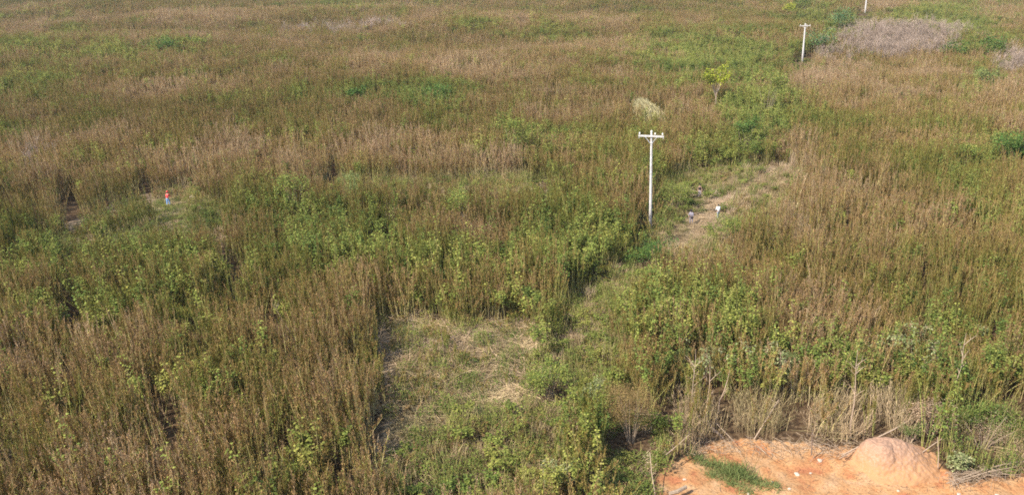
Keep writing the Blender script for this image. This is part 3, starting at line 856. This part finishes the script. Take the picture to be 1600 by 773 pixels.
# yellow sapling
def tree(u, v, h, label, leafm, spread=.35, nl=900):
    k = mpp(u, v); H = h * k; x, y, z = at(u, v)
    t = empty('sapling', (x, y, z - .05), label, 'tree')
    tr = MB(); tr.tube([(0, 0, 0), (.1, 0, H * .3), (.05, 0, H * .45)], [.14, .11, .09], 7); trunk = tr.build('trunk', W_pale, t)
    cr = MB()
    for i in range(9):
        a = i * .7 + random.random(); s = spread * H * random.uniform(.5, 1.1)
        e = Vector((math.cos(a) * s, math.sin(a) * s * .7, H * random.uniform(.75, 1.0)))
        P = [(0.05, 0, H * random.uniform(.3, .42)), (e.x * .45, e.y * .45, H * .62), tuple(e)]
        b = MB(); b.tube(P, [.06, .045, .02], 5); b.build('limb', W_pale, t)
        for q in range(nl // 9):
            tt = random.uniform(.35, 1.05); p = Vector(P[1]).lerp(e, (tt - .3) / .7)
            d = Vector((random.gauss(0, 1), random.gauss(0, 1), random.gauss(.3, .7))).normalized()
            cr.leaf(p + d * random.uniform(0, .35), d, random.uniform(.22, .42), .16, 0, None, .2, True)
    cr.build('crown', leafm, t)


tree(1117, 176, 74, 'yellow-green forked sapling rising above the brush right of the picture middle', L_yel, nl=1500)

# bleached grass tuft
x, y, z = at(1012, 186); k = mpp(1012, 186)
g = MB()
for i in range(2400):
    px = random.gauss(0, 25 * k * .55) + random.choice([-1, 0, 0, 1.2]); py = random.gauss(0, 1.4); h = random.uniform(2.4, 3.9) * math.exp(-(px / (26 * k * .8)) ** 2 * .6); a = random.random() * 6.28
    p = Vector((px, py, 0)); q = p + Vector((-.15 * h, 0, .65 * h)); e = p + Vector((-.35 * h + random.gauss(0, .35), random.gauss(0, .3), h)); s_ = Vector((math.cos(a), math.sin(a), 0)) * .055; rr = random.random()
    g.face([p - s_, p + s_, q + s_, q - s_], 0, rr); g.face([q - s_, q + s_, e], 0, rr)
o = g.build('straw_tuft', L_straw); o.location = (x, y, z); tag(o, 'bleached cream tuft of tall grass above the near power pole', 'grass tuft')

# green grass clump on the bare soil
def on_soil_xy(x, y):
    z = float(ground_z(x, y))
    hit, loc, nrm, _ = ground.ray_cast(Vector((x, y, z + 5)), Vector((0, 0, -1)))
    return Vector(loc) if hit else Vector((x, y, z))


x, y, z = at(1158, 732); k = mpp(1158, 732)
g = MB()
for i in range(2600):
    lob = random.choice([(0, 0, 1), (0, 0, 1), (-.3, .3, .9), (.4, -.3, .7), (-1.3, .9, .5), (-.8, .5, .6), (-1.9, 1.2, .5), (.8, -.9, .4), (1.5, -1.2, .3), (-.7, -.8, .35), (-.1, -1.6, .25), (-2.4, 1.7, .45), (-1.6, -.1, .3)])
    px = lob[0] + random.gauss(0, .38) * (.5 + lob[2] * .6); py = lob[1] + random.gauss(0, .38) * (.5 + lob[2] * .6); h = random.uniform(.15, .95) * (.2 + lob[2] ** 2 * .8); a = random.random() * 6.28
    aa = random.random() * 6.28; sp = on_soil_xy(x + px, y + py) - Vector((x, y, z)); p = sp - Vector((0, 0, .03))
    q = p + Vector((math.cos(aa) * .14, math.sin(aa) * .14, .65 * h)); e = p + Vector((math.cos(aa) * .4, math.sin(aa) * .4, h * random.uniform(.6, 1.1))); s_ = Vector((math.cos(a), math.sin(a), 0)) * .013; rr = random.random()
    g.face([p - s_, p + s_, q + s_, q - s_], 0, rr); g.face([q - s_, q + s_, e], 0, rr)
o = g.build('grass_clump', L_fresh); o.location = (x, y, z); tag(o, 'fresh green grass clump growing alone on the bare orange soil', 'grass clump')

# ------------------------------------------------------------------ pale broad-leaved weeds above the soil
def weed_proto(seed):
    random.seed(seed)
    t = bpy.data.objects.new('broad_leaved_weed', None); t.empty_display_size = .2
    st = MB(); fo = MB()
    P = stem_path(0, 0, random.uniform(2.2, 2.9), .08); st.tube(P, [.03, .027, .022, .016, .009], 5)
    for q in range(46):
        p = along(P, min(1, random.uniform(.45, 1) ** .7)); aa = random.random() * 6.28
        d = Vector((math.cos(aa), math.sin(aa), random.uniform(-.3, .6))).normalized(); s0 = random.uniform(.1, .38)
        L = random.uniform(.12, .21)
        if q % 3 == 0: st.tube([p, p + d * s0], [.009, .006], 3)
        fo.leaf(p + d * s0, d, L, L * .75, 0, None, random.uniform(.3, .8), True)
    return t, st.mesh('stem', [W_bark]), fo.mesh('foliage', [L_pale])


protos = [weed_proto(i) for i in (5, 6, 7)]
random.seed(23)
spots = [(random.gauss(1430, 45), random.gauss(585, 22)) for _ in range(14)] + [(random.gauss(1205, 40), random.gauss(600, 18)) for _ in range(8)] + [(random.gauss(1105, 25), random.gauss(590, 22)) for _ in range(6)]
for i, (u, v) in enumerate(spots):
    t0, sm, fm = protos[i % 3]
    t = t0.copy() if i >= 3 else t0
    link(t); x, y, z = at(u, v); t.location = (x, y, z - .05); t.rotation_euler = (0, 0, random.random() * 6.28)
    s = random.uniform(.85, 1.15); t.scale = (s, s, s)
    lb_, gp_ = (('pale grey-green big-leaved weed above the earth mound at the right', 'big-leaved weeds above the earth mound'), ('pale grey-green big-leaved weed above the middle of the bare soil', 'big-leaved weeds above the middle of the soil'), ('pale grey-green big-leaved weed beside the leafless forked sapling', 'big-leaved weeds by the forked sapling'))[0 if i < 14 else 1 if i < 22 else 2]
    tag(t, lb_, 'weed', gp_)
    for nm, me in (('stem', sm), ('foliage', fm)):
        c = bpy.data.objects.new(nm, me); link(c); c.parent = t

# ------------------------------------------------------------------ bare saplings, logs and branches
def gpt(u, v, up=0.0):
    x, y, z = at(u, v); return Vector((x, y, z + up))


def bare_sapling(u, v, vtop, label, lean, nb=7, r=.05):
    (x, y, z), H = ray_height(u, v, vtop)
    t = empty('bare_sapling', (x, y, z - .05), label, 'sapling')
    P = [Vector((lean * H * (j / 5) ** 1.3 + random.gauss(0, .05), random.gauss(0, .05), H * j / 5)) for j in range(6)]
    b = MB(); b.tube(P, [r, r * .85, r * .7, r * .55, r * .4, r * .2], 6); b.build('trunk', W_pale, t)
    for i in range(nb):
        p = along(P, random.uniform(.35, .9)); aa = random.random() * 6.28; L = random.uniform(.5, 1.2)
        d = Vector((math.cos(aa) * .8, math.sin(aa) * .5, .8)).normalized()
        b = MB(); b.tube([p, p + d * L * .5 + Vector((0, 0, .05)), p + d * L], [.022, .016, .007], 4)
        b.tube([p + d * L * .5, p + d * L * .5 + Vector((-d.y * .3, d.x * .3, .35))], [.012, .005], 3)
        b.build('branch', W_pale, t)
    random_ = 0


bare_sapling(1328, 686, 545, 'tall crooked bare sapling at the edge of the soil left of the mound', -.03)
bare_sapling(1080, 650, 545, 'leafless forked sapling behind the dark fallen log', .03)
bare_sapling(1487, 640, 520, 'thin leafless sapling in the lower right thicket', .02)
bare_sapling(1104, 660, 560, 'straight pale bare sapling right of the forked one', .0, 3)
bare_sapling(1118, 655, 578, 'pale bare sapling leaning right beside the straight one', .22, 2)
bare_sapling(470, 545, 470, 'thin dry sapling leaning left in the brown stalks below the green patch', -.4, 2, .03)


def stick(pts, rads, label, name='branch', cat='branch', mat=None, twigs=0):
    c = pts[0]; q = [p - c for p in pts]; rads = [x * (.62 if max(rads) < .1 else .85) for x in rads]
    b = MB(); b.tube(q, rads, 7)
    for i in range(twigs):
        p = along(q, random.uniform(.4, .95)); d = Vector((random.gauss(0, 1), random.gauss(0, 1), abs(random.gauss(.6, .4)))).normalized(); L = random.uniform(.3, .8)
        b.tube([p, p + d * L], [rads[-1] * .8, .006], 4)
    o = b.build(name, mat or W_pale); o.location = c; tag(o, label, cat); return o


stick([gpt(1088, 652, .25), gpt(1108, 668, .2), gpt(1130, 684, .0)], [.13, .11, .07], 'dark fallen log lying at the upper left of the bare soil', 'fallen_log', 'log', W_dark, 3)
stick([gpt(1090, 655, .35), gpt(1120, 668, .3), gpt(1148, 690, .0)], [.05, .05, .03], 'thin pale pole lying over the dark fallen log', mat=W_pale)
stick([gpt(1178, 684, -.1), gpt(1196, 672, .8), gpt(1214, 655, 1.5)], [.06, .05, .03], 'leaning grey branch in front of the hollow under the bushes', twigs=3)
stick([gpt(1315, 712, .05), gpt(1352, 697, .25), gpt(1395, 685, .7), gpt(1432, 670, 1.1), gpt(1450, 662, 1.5)], [.075, .07, .06, .045, .02], 'long pale branch leaning across the back of the mound', twigs=5)
stick([gpt(1312, 716, .03), gpt(1335, 706, .10), gpt(1352, 700, .15)], [.04, .04, .02], 'short stick lying under the long leaning branch')
stick([gpt(1438, 712, .2), gpt(1460, 704, .6), gpt(1484, 695, .95)], [.045, .04, .02], 'pale branch propped at the right of the mound', twigs=2)
stick([gpt(1466, 728, -.1), gpt(1463, 728, .9), gpt(1457, 728, 2.0)], [.06, .05, .035], 'upright broken stump stick right of the mound', 'broken_stem', 'stem')
stick([gpt(1268, 708, -.1), gpt(1267, 708, .8), gpt(1265, 708, 1.7)], [.06, .055, .03], 'dark upright broken stem at the top edge of the soil', 'broken_stem', 'stem', W_dark, 2)
stick([gpt(1046, 773, .12), gpt(1058, 770, .12), gpt(1072, 762, .1)], [.13, .14, .12], 'thick grey log end lying at the bottom edge of the soil', 'log_end', 'log', W_bark)
stick([gpt(1015, 735, 1.3), gpt(1018, 752, .6), gpt(1024, 775, 0)], [.03, .035, .04], 'thin slanting pale stem at the left edge of the soil')
stick([gpt(668, 555, .3), gpt(700, 540, .5), gpt(722, 528, .6)], [.03, .03, .015], 'long dry stalk lying across the clearing', 'dry_stalk', 'stalk', W_pale, 4)
stick([gpt(600, 728, .9), gpt(618, 722, 1.0), gpt(626, 735, .1)], [.03, .03, .03], 'bent pale stalk beside the dark gap at the bottom of the clearing', 'dry_stalk', 'stalk', W_pale)
stick([gpt(1040, 730, .9), gpt(1062, 718, 1.2), gpt(1075, 712, 1.5)], [.04, .035, .02], 'bowed pale branch over the left corner of the bare soil', twigs=3)
for i, (u0, v0, u1, v1, lb) in enumerate([(1480, 756, 1600, 722, 'longest pale pole of the brush pile at the lower right'), (1500, 752, 1590, 737, 'lowest grey stick of the brush pile at the lower right'), (1520, 742, 1610, 728, 'thin crooked stick on top of the brush pile'), (1560, 740, 1640, 720, 'stick of the brush pile running out of the picture at the right')]):
    stick([gpt(u0, v0, .1), gpt((u0 + u1) / 2, (v0 + v1) / 2, .35 + .05 * i), gpt(u1, v1, .3 + .1 * i)], [.045, .04, .02], lb, mat=W_bark, twigs=6)

# pile of twigs as a mass
b = MB()
for i in range(320):
    s = random.random(); p = gpt(1480 + 150 * s + random.gauss(0, 8), 752 - 28 * s + random.gauss(0, 6), random.uniform(.02, .3))
    a = random.gauss(.35, .7); d = Vector((math.cos(a), math.sin(a), random.gauss(0, .15))) * random.uniform(.4, 1.3)
    b.tube([p - d / 2, p + d / 2], [.012, .006], 3)
for i in range(420):
    s = random.random(); p = gpt(1070 + 370 * s, 694 + random.gauss(0, 8), random.uniform(-.25, .12))
    a = random.uniform(0, 3.14); d = Vector((math.cos(a), math.sin(a), random.gauss(0, .2))) * random.uniform(.3, 1.4)
    b.tube([p - d / 2, p + d / 2], [.014, .006], 3)
o = b.build('twig_litter', W_bark); tag(o, 'litter of broken twigs along the edge of the bare soil', 'twigs', kind='stuff')

# ------------------------------------------------------------------ earth mound and stones
M_mound = plain_mat('pinkish_packed_earth', (.35, .205, .13), .98, 9, .22, ((.40, .205, .093), 1.3, 2.3))
bx, by, bz = at(1398, 728); k = mpp(1398, 728)
Wm = 49 * k; Hm = 39 * k
V = []; F = []; nr, na = 26, 60
for i in range(nr + 1):
    for j in range(na):
        a = 6.2832 * j / na; rr = 1.75 * i / nr
        wob = 1 + .05 * math.sin(2 * a + 1) + .03 * math.sin(5 * a)
        left = max(0, -math.cos(a)); right = max(0, math.cos(a))
        X0 = math.cos(a) * rr * Wm * wob * (1 + .15 * right - .05 * left); Y0 = math.sin(a) * rr * Wm * .8 * wob
        g_ = math.exp(-(rr * 1.02) ** (2.3 + 5 * left)); zz = Hm * g_ * (1 + .05 * math.sin(X0 * 3.1) * math.sin(Y0 * 2.7)) - .12 - .3 * smooth(1.3, 1.75, rr)
        V.append((X0, Y0, float(zz)))
for i in range(nr):
    for j in range(na):
        F.append((i * na + j, i * na + (j + 1) % na, (i + 1) * na + (j + 1) % na, (i + 1) * na + j)[::-1])
me = bpy.data.meshes.new('earth_mound'); me.from_pydata(V, [], F); me.materials.append(M_mound); me.polygons.foreach_set('use_smooth', [True] * len(F))
mo = link(bpy.data.objects.new('earth_mound', me)); mo.location = (bx, by + Wm * .5, bz - .25)
tag(mo, 'rounded pinkish earth mound at the back of the bare soil', 'mound')
tx = bpy.data.textures.new('earth_lumps', 'CLOUDS'); tx.noise_scale = .32
sb = mo.modifiers.new('sub', 'SUBSURF'); sb.levels = 1; sb.render_levels = 2
dm = mo.modifiers.new('lumps', 'DISPLACE'); dm.texture = tx; dm.strength = .18; dm.mid_level = .5

M_stone = plain_mat('pale_stone', (.50, .40, .31), .9, 12, .2)
M_clod = plain_mat('orange_clod', (.42, .21, .10), .95, 12, .25)
import bmesh


def rock_mesh(seed):
    random.seed(seed); bm = bmesh.new(); bmesh.ops.create_icosphere(bm, subdivisions=2, radius=1)
    ph = [random.random() * 6 for _ in range(6)]
    for v in bm.verts:
        c = v.co; k = 1 + .18 * math.sin(3 * c.x + ph[0]) + .15 * math.sin(4 * c.y + ph[1]) + .12 * math.sin(5 * c.z + ph[2])
        v.co = Vector((c.x * k, c.y * k * .8, c.z * k * .55))
    me = bpy.data.meshes.new('stone'); bm.to_mesh(me); bm.free(); return me


soil_drop = -.38
rm = [rock_mesh(i) for i in range(4)]
for m_ in rm: m_.materials.append(M_stone)
cm = [m_.copy() for m_ in rm]
for m_ in cm: m_.materials.clear(); m_.materials.append(M_clod)
random.seed(77)
dg = bpy.context.evaluated_depsgraph_get


def on_soil(u, v):
    """point on the real ground surface"""
    x, y, z = at(u, v)
    hit, loc, nrm, _ = ground.ray_cast(Vector((x, y, z + 5)), Vector((0, 0, -1)))
    return Vector(loc) if hit else Vector((x, y, z))


for i, (u, v, s) in enumerate([(1246, 731, .16), (1234, 757, .10), (1282, 710, .15), (1405, 757, .09), (1120, 768, .16), (1208, 745, .08), (1268, 728, .08), (1330, 765, .1), (1500, 762, .12), (1560, 765, .13), (1070, 740, .10), (1170, 762, .1)]):
    o = link(bpy.data.objects.new('stone', rm[i % 4])); p = on_soil(u, v); o.location = p + Vector((0, 0, s * .2)); o.scale = (s, s, s); o.rotation_euler = (0, 0, random.random() * 6)
    tag(o, 'small pale stone lying on the bare orange soil', 'stone', 'pale stones on the bare soil')
for i in range(45):
    u = random.uniform(1050, 1600); v = random.uniform(712, 790)
    o = link(bpy.data.objects.new('clod', cm[i % 4])); p = on_soil(u, v); s = random.uniform(.03, .09) * random.choice([1, 1, 1.8]); o.location = p + Vector((0, 0, s * .1)); o.scale = (s, s, s); o.rotation_euler = (random.random(), 0, random.random() * 6)
    tag(o, 'small orange earth clod scattered on the bare soil', 'clod', 'earth clods on the bare soil')
o = link(bpy.data.objects.new('stone', rm[0])); p = gpt(301, 311); o.location = p + Vector((0, 0, .3)); o.scale = (.28, .25, .35)
tag(o, 'pale boulder in the left clearing right of the person in red', 'stone')
b = MB()
for i in range(260):
    u = random.uniform(1030, 1600); v = random.uniform(700, 790)
    if not in_poly(np.array([u]), np.array([v - 6]), SOIL)[0]: continue
    p = on_soil(u, v) + Vector((0, 0, .02)); a = random.random() * 3.14; d = Vector((math.cos(a), math.sin(a), random.gauss(0, .06))) * random.uniform(.08, .5)
    b.tube([p - d / 2, p + Vector((0, 0, .03)) + d * .1, p + d / 2], [.008, .008, .004], 3)
o = b.build('twig_debris', W_dark); tag(o, 'thin dark twigs strewn over the bare orange soil', 'twigs', kind='stuff')

# ------------------------------------------------------------------ people
SKIN = plain_mat('skin', (.32, .19, .13), .6, 20, .05)


def skin_obj(name, chains, mat, parent):
    """chains: list of [(co, radius), ...]; chains may start at an existing coordinate to branch"""
    verts, rad, edges, key = [], [], [], {}
    for ch in chains:
        prev = None
        for co, r in ch:
            kk = tuple(round(c, 4) for c in co)
            if kk not in key: key[kk] = len(verts); verts.append(co); rad.append(r)
            i = key[kk]
            if prev is not None and prev != i: edges.append((prev, i))
            prev = i
    me = bpy.data.meshes.new(name); me.from_pydata(verts, edges, [])
    me.materials.append(mat)
    o = link(bpy.data.objects.new(name, me)); o.parent = parent
    md = o.modifiers.new('skin', 'SKIN'); md.use_smooth_shade = True
    sv = me.skin_vertices[0].data
    for i, r in enumerate(rad):
        rr = r if isinstance(r, tuple) else (r, r); sv[i].radius = rr
    sv[0].use_root = True
    s = o.modifiers.new('sub', 'SUBSURF'); s.levels = 1; s.render_levels = 2
    return o


def ellipsoid(name, c, r, mat, parent, cut=None):
    bm = bmesh.new(); bmesh.ops.create_uvsphere(bm, u_segments=16, v_segments=10, radius=1)
    for v in bm.verts: v.co = Vector((v.co.x * r[0] + c[0], v.co.y * r[1] + c[1], v.co.z * r[2] + c[2]))
    if cut is not None:
        bmesh.ops.delete(bm, geom=[v for v in bm.verts if cut(v.co - Vector(c))], context='VERTS')
    me = bpy.data.meshes.new(name); bm.to_mesh(me); bm.free(); me.materials.append(mat); me.polygons.foreach_set('use_smooth', [True] * len(me.polygons))
    o = link(bpy.data.objects.new(name, me)); o.parent = parent
    return o


def person(loc, rz, label, shirt, trousers, hair, H=1.72, bend=0.0, sleeves=True, arms=((.32, .35), (.32, .35)), hat=None, step=.1):
    """faces +Y locally; bend: forward lean of the trunk in metres at the shoulders; arms: (forward, drop) of each hand from the shoulder"""
    t = empty('person', loc, label, 'person', rz=rz); k = H / 1.72
    S = lambda *c: (c[0] * k, c[1] * k, c[2] * k)
    pel = S(0, 0, .95); wst = S(0, bend * .3, 1.10); che = S(0, bend * .75, 1.30); nb = S(0, bend, 1.45); nk = S(0, bend * 1.1, 1.50); hd = S(0, bend * 1.22 + .01, 1.60); tp = S(0, bend * 1.27, 1.67)
    body = [[(pel, (.15 * k, .11 * k)), (wst, (.13 * k, .10 * k)), (che, (.16 * k, .11 * k)), (nb, (.08 * k, .07 * k)), (nk, .055 * k), (hd, (.078 * k, .09 * k)), (tp, .06 * k)], [(hd, (.078 * k, .09 * k)), (S(0, bend * 1.22 + .11, 1.585), .016 * k)]]
    sh_ch = [[(S(0, 0, .90), (.165 * k, .125 * k)), (wst, (.15 * k, .12 * k)), (che, (.175 * k, .13 * k)), (nb, (.095 * k, .085 * k))]]
    tr_ch = [[(S(0, 0, 1.0), (.155 * k, .12 * k)), (S(0, 0, .92), (.16 * k, .125 * k))]]
    shoes = []
    for s, (fw, dp) in zip((-1, 1), arms):
        so = S(s * .175, bend * .98, 1.40); el = S(s * .235, bend + fw * .35, 1.40 - dp * .55 - .08); wr = S(s * .20, bend + fw, 1.40 - dp - .08); pm = S(s * .19, bend + fw + .05, 1.40 - dp - .14)
        body.append([(che, (.16 * k, .11 * k)), (so, .052 * k), (el, .040 * k), (wr, .027 * k), (pm, (.036 * k, .018 * k))])
        d = Vector(pm) - Vector(wr); d.normalize()
        for q in range(4):
            f0 = Vector(pm) + Vector(((q - 1.5) * .017, 0, 0)) + d * .045; L = (.066, .078, .074, .058)[q]
            body.append([(pm, (.036 * k, .018 * k)), (tuple(f0), .0095), (tuple(f0 + d * L * .5), .009), (tuple(f0 + d * L * .85 + Vector((0, -.012, -.012))), .0075)])
        th = Vector(wr) + d * .03 + Vector((-s * .04, .01, 0)); body.append([(pm, (.036 * k, .018 * k)), (tuple(th), .012), (tuple(th + d * .045 + Vector((-s * .008, 0, 0))), .009)])
        if sleeves: sh_ch.append([(che, (.175 * k, .13 * k)), (so, .068 * k), (el, .054 * k), (tuple(Vector(el).lerp(Vector(wr), .85)), .040 * k)])
        else: sh_ch.append([(che, (.175 * k, .13 * k)), (S(s * .15, bend * .98, 1.40), .062 * k)])
        hp = S(s * .09, 0, .90); kn = S(s * .11, .04 + s * step * .6, .50); an = S(s * .115, s * step, .09); to = S(s * .125, s * step + .14, .035)
        body.append([(pel, (.15 * k, .11 * k)), (hp, .095 * k), (kn, .062 * k), (an, .042 * k), (to, (.038 * k, .022 * k))])
        tr_ch.append([(S(0, 0, .92), (.16 * k, .125 * k)), (hp, .108 * k), (kn, .078 * k), (S(s * .115, s * step, .12), .062 * k)])
        shoes.append([(S(s * .115, s * step - .04, .05), .05 * k), (S(s * .12, s * step + .06, .045), .048 * k), (S(s * .125, s * step + .17, .035), .035 * k)])
    skin_obj('body', body, SKIN, t)
    skin_obj('shirt', sh_ch, shirt, t)
    skin_obj('trousers', tr_ch, trousers, t)
    for c in shoes: skin_obj('shoe', [c], SHOE, t)
    cut = lambda c: c.z < -.02 * k and c.y > -.02 * k
    ellipsoid('hair', (hd[0], hd[1] - .012, hd[2] + .025), (.098 * k, .112 * k, .112 * k), hair, t, cut)
    for s in (-1, 1): ellipsoid('eye', (hd[0] + s * .033 * k, hd[1] + .083 * k, hd[2] + .015), (.013, .008, .009), DARK, t)
    ellipsoid('mouth', (hd[0], hd[1] + .082 * k, hd[2] - .055), (.026, .008, .007), LIP, t)
    if hat:
        b = MB(); c = Vector(hd); n = 18
        prof = [(.17, .035), (.11, .045), (.105, .12), (.07, .165), (.01, .175)] if hat[1] else [(.108, .03), (.11, .08), (.095, .13), (.05, .165), (.01, .172)]
        for i in range(len(prof) - 1):
            for j in range(n):
                P = []
                for (rr, zz), jj in ((prof[i], j), (prof[i], j + 1), (prof[i + 1], j + 1), (prof[i + 1], j)):
                    a = jj * 6.28318 / n; P.append((c.x + math.cos(a) * rr * k, c.y + math.sin(a) * rr * k * 1.08, c.z + zz * k))
                b.face(P)
        if not hat[1]: b.box((c.x, c.y + .15, c.z + .035), (.075, .06, .008))
        b.build('hat', hat[0], t)
    return t


cloth = lambda n, c: plain_mat(n, c, .85, 12, .10)
SHOE = cloth('dark_shoe', (.06, .05, .045)); DARK = plain_mat('dark_eye', (.02, .015, .012), .3); LIP = plain_mat('lips', (.25, .09, .07), .6)
HAIR = cloth('black_hair', (.02, .016, .014))
RED_C = cloth('bright_red_cotton', (.72, .055, .06)); BLUE_C = cloth('light_blue_denim', (.24, .42, .75)); BLACK_C = cloth('black_cotton', (.025, .018, .022)); GREYP = cloth('grey_mauve_cotton', (.42, .36, .36))
LAV = cloth('grey_lavender_cotton', (.30, .27, .32)); WHITE_C = cloth('white_cotton', (.92, .90, .88)); SLATE = cloth('faded_slate_denim', (.30, .34, .36))


def foot(u, v): return gpt(u, v) + Vector((0, 0, .02))


person(foot(264, 322), R(-20), 'person in red top and red cap with light blue trousers standing in the left clearing', RED_C, BLUE_C, HAIR, 1.74, bend=.16, arms=((.34, .22), (.30, .30)), hat=(RED_C, False))
person(foot(1093, 309), R(170), 'person in a dark sleeveless top and grey trousers farthest up the trail', BLACK_C, GREYP, HAIR, 1.72, sleeves=False, arms=((.16, .46), (.12, .48)))
person(foot(1080, 350), R(150), 'person in grey-lavender clothes and dark hat lowest on the trail, holding a dark bag', LAV, LAV, HAIR, 1.62, bend=.06, arms=((.26, .34), (.30, .22)), hat=(BLACK_C, True))
person(foot(1122, 342), R(10), 'dark-haired person in a white shirt on the right side of the trail', WHITE_C, SLATE, HAIR, 1.68, bend=.05, arms=((.22, .38), (.20, .40)))
# dark bag in the hand of the person in grey
x, y, z = foot(1080, 350); a = R(150)
hx, hy = -.19, .42
b = MB()
b.tube([(0, 0, -.16), (0, 0, -.12), (0, 0, 0), (0, 0, .10), (0, 0, .13)], [.06, .13, .15, .12, .05], 10); bag = b.build('bag', BLACK_C)
bag.location = (x + math.cos(a) * hx - math.sin(a) * hy, y + math.sin(a) * hx + math.cos(a) * hy, z + .90); tag(bag, 'dark soft bag held by the person in grey', 'bag')
b = MB(); b.tube([(-.08, 0, .08), (-.06, 0, .2), (0, 0, .25), (.06, 0, .2), (.08, 0, .08)], [.01] * 5, 6); b.build('handle', BLACK_C, bag)


# ------------------------------------------------------------------ the air
m, nt, N, L = new_mat('hazy_air')
out = N('ShaderNodeOutputMaterial'); pv = N('ShaderNodeVolumePrincipled')
pv.inputs['Color'].default_value = (1.0, .95, .88, 1); pv.inputs['Density'].default_value = 0.00016; pv.inputs['Anisotropy'].default_value = .3
L(pv.outputs[0], out.inputs['Volume'])
b = MB(); b.box((0, 2100, -60), (2650, 2600, 95)); o = b.build('haze', m)
tag(o, 'thin dusty air over the whole field', 'haze', kind='stuff')
